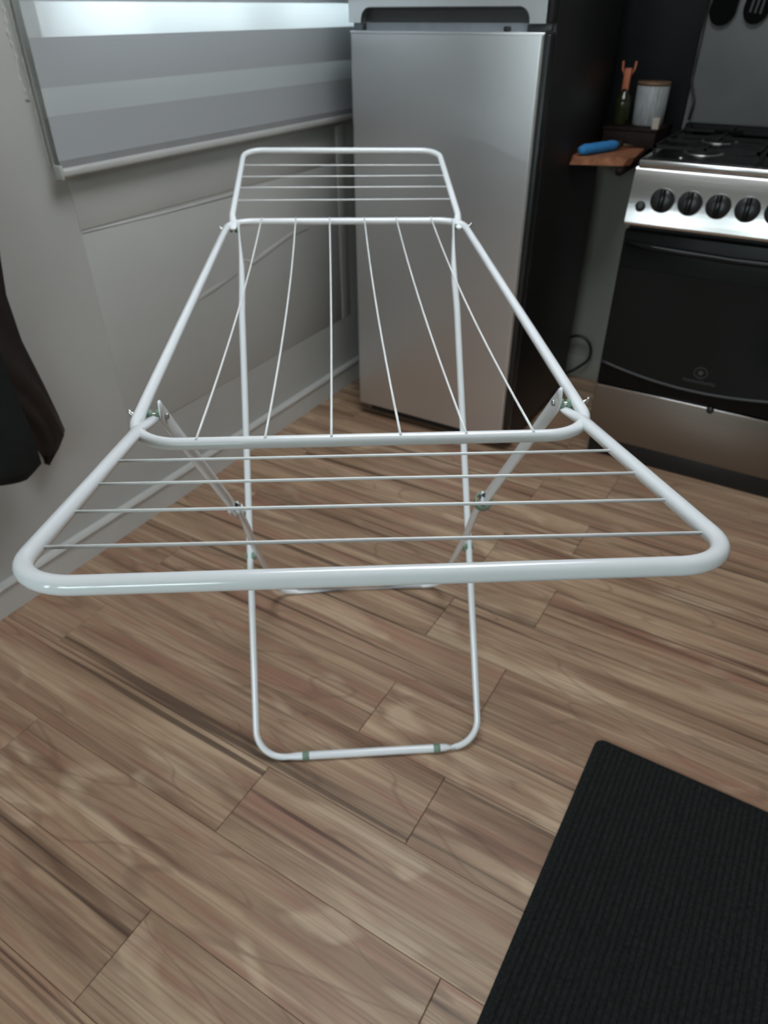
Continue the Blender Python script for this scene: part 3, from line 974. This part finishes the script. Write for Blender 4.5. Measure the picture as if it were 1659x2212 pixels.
lowL, rlow = [], []
for z_, k in ((.652, 0), (.638, 0), (.608, .1), (.575, .7), (.545, 1), (.45, 1), (.30, 1), (.15, 1)):
    u = .2195 + (LB - .2195) * smooth01((.66 - z_) / .3)
    lowL.append((u, z_)); rlow.append((.0028 + (.0072 - .0028) * k, .0100 + (.0072 - .0100) * k))
f2 = fillet([legB(-LB, .12), legB(-LB, FB_Z), legB(LB, FB_Z), legB(LB, .12)], .055, 10)[1:-1]
pts = [legB(-u, z_) for u, z_ in lowL] + f2 + [legB(u, z_) for u, z_ in lowL[::-1]]
rad = rlow + [(.0072, .0072)] * len(f2) + rlow[::-1]
lb = tube('leg_frame', pts, rad, M['white'], rk, 18, side=(1, 0, .0001))
for s in (-1, 1):
    sp, rs_ = [], []
    for z_, k in ((hz + .030, -.75), (hz + .016, -.25), (hz, 0), (hz - .03, .05), (hz - .06, .5), (hz - .09, 1), (.80, 1), (.69, 1), (.658, .6), (.638, .35), (.622, .3)):
        f = (hz - z_) / (hz - .65)
        u = .2505 + (.2270 - .2505) * max(0, f)
        if k < 0:
            sp.append(legB(s * (u - .006 * -k), z_)); rs_.append((.0022, .0135 + .014 * k))
        else:
            sp.append(legB(s * u, z_)); rs_.append((.0026 + (.0078 - .0026) * k, .0135 + (.0095 - .0135) * k))
    strut = tube('folding_strut', sp, rs_, M['white'], rk, 18, side=(1, 0, .0001))
    # rivet at the hinge, and a dark solid standing in for the shaded tube mouth
    c = legB(s * .2478, hz)
    tube('rivet', [c + Vector((-s * .0035, 0, 0)), c + Vector((-s * .0008, 0, 0))], .0042, M['zinc'], strut, 12)
    ax_ = (legB(0, .636) - legB(0, .67)).normalized()
    up = Vector((0, ax_.z, -ax_.y))
    if up.z < 0: up = -up
    m0 = legB(s * .227, .660) + Vector((-s * .0052, 0, 0)) + up * .002
    tube('mouth_shade', [m0 + ax_ * .001, m0 + ax_ * .012, m0 + ax_ * .028, m0 + ax_ * .036], [(.002, .001), (.0058, .0050), (.0060, .0062), (.001, .001)], M['hollow_shade'], strut, 12, side=(1, 0, .0001))
    # sage joint ring (viewer's right) or pinned bracket (left)
    j = legB(s * .2245, .629)
    if s > 0:
        n_ = 28
        verts, faces = [], []
        a_, b_ = Vector((1, 0, 0)), ax_.cross(Vector((1, 0, 0))).normalized()
        prof = [(.0135, -.010), (.0165, -.008), (.0165, .010), (.0135, .011)]
        for r, q in prof:
            for k in range(n_):
                verts.append(j + ax_ * q + a_ * r * math.cos(2 * PI * k / n_) + b_ * r * math.sin(2 * PI * k / n_))
        for i in range(4):
            for k in range(n_):
                i2, k2 = (i + 1) % 4, (k + 1) % n_
                faces.append((i * n_ + k, i * n_ + k2, i2 * n_ + k2, i2 * n_ + k))
        jr = link('joint_ring', mesh('joint_ring', verts, faces), M['sage'], rk, True)
        tube('ring_clip', [j + ax_ * .008 + Vector((.006, 0, 0)) - up * .010, j + ax_ * .018 + Vector((.006, 0, 0)) - up * .012], [.0035, .002], M['white'], jr, 8)
    else:
        br = tube('joint_pin', [j + Vector((-.016, 0, 0)), j + Vector((.016, 0, 0))], .0028, M['white'], rk, 10)
        for q in (-.0115, .0115):
            tube('cheek', [j + Vector((q, 0, 0)) - ax_ * .022, j + Vector((q, 0, 0)), j + Vector((q * 1.05, 0, 0)) + ax_ * .016],
                 [(.0014, .007), (.0016, .0085), (.0014, .004)], M['white'], br, 10, side=(1, 0, .0001))
# pivot where the leg frames cross
zp = None
for i in range(2000):
    z_ = .2 + i * .0002
    vA = VF + (FA_V - VF) * (hz - z_) / (hz - FA_Z)
    vB = FB_V + (V1 - FB_V) * (z_ - FB_Z) / (hz - FB_Z)
    if vA > vB:
        zp = z_; break
for s in (-1, 1):
    c = legB(s * .2395, zp)
    tube('pivot_washer', [c + Vector((-s * .0045, 0, 0)), c + Vector((s * .0055, 0, 0))], .0088, M['sage'], rk, 18)
    tube('pivot_cap', [c + Vector((s * .0145, 0, 0)), c + Vector((s * .0195, 0, 0))], [.0075, .0065], M['sage'], rk, 16)
# hinge hardware at the four corners
for v, z_ in ((V1, hz), (VF, hz)):
    for s in (-1, 1):
        zc = z_ + RR * s * .26 * .5
        pin = tube('hinge_pin', [(s * .245, v, zc), (s * .288, v, zc)], .0026, M['zinc'], rk, 10)
        tube('pin_head', [(s * .284, v, zc), (s * .2865, v, zc), (s * .291, v, zc + .004), (s * .292, v, zc + .008)], [.004, .004, .0025, .0015], M['zinc'], pin, 10)
        tube('hinge_spacer', [(s * .2528, v, zc), (s * .2588, v, zc)], .0068, M['sage'], rk, 16)
        tube('hinge_spacer', [(s * .2640, v, zc), (s * .2690, v, zc)], .0062, M['sage'], rk, 16)
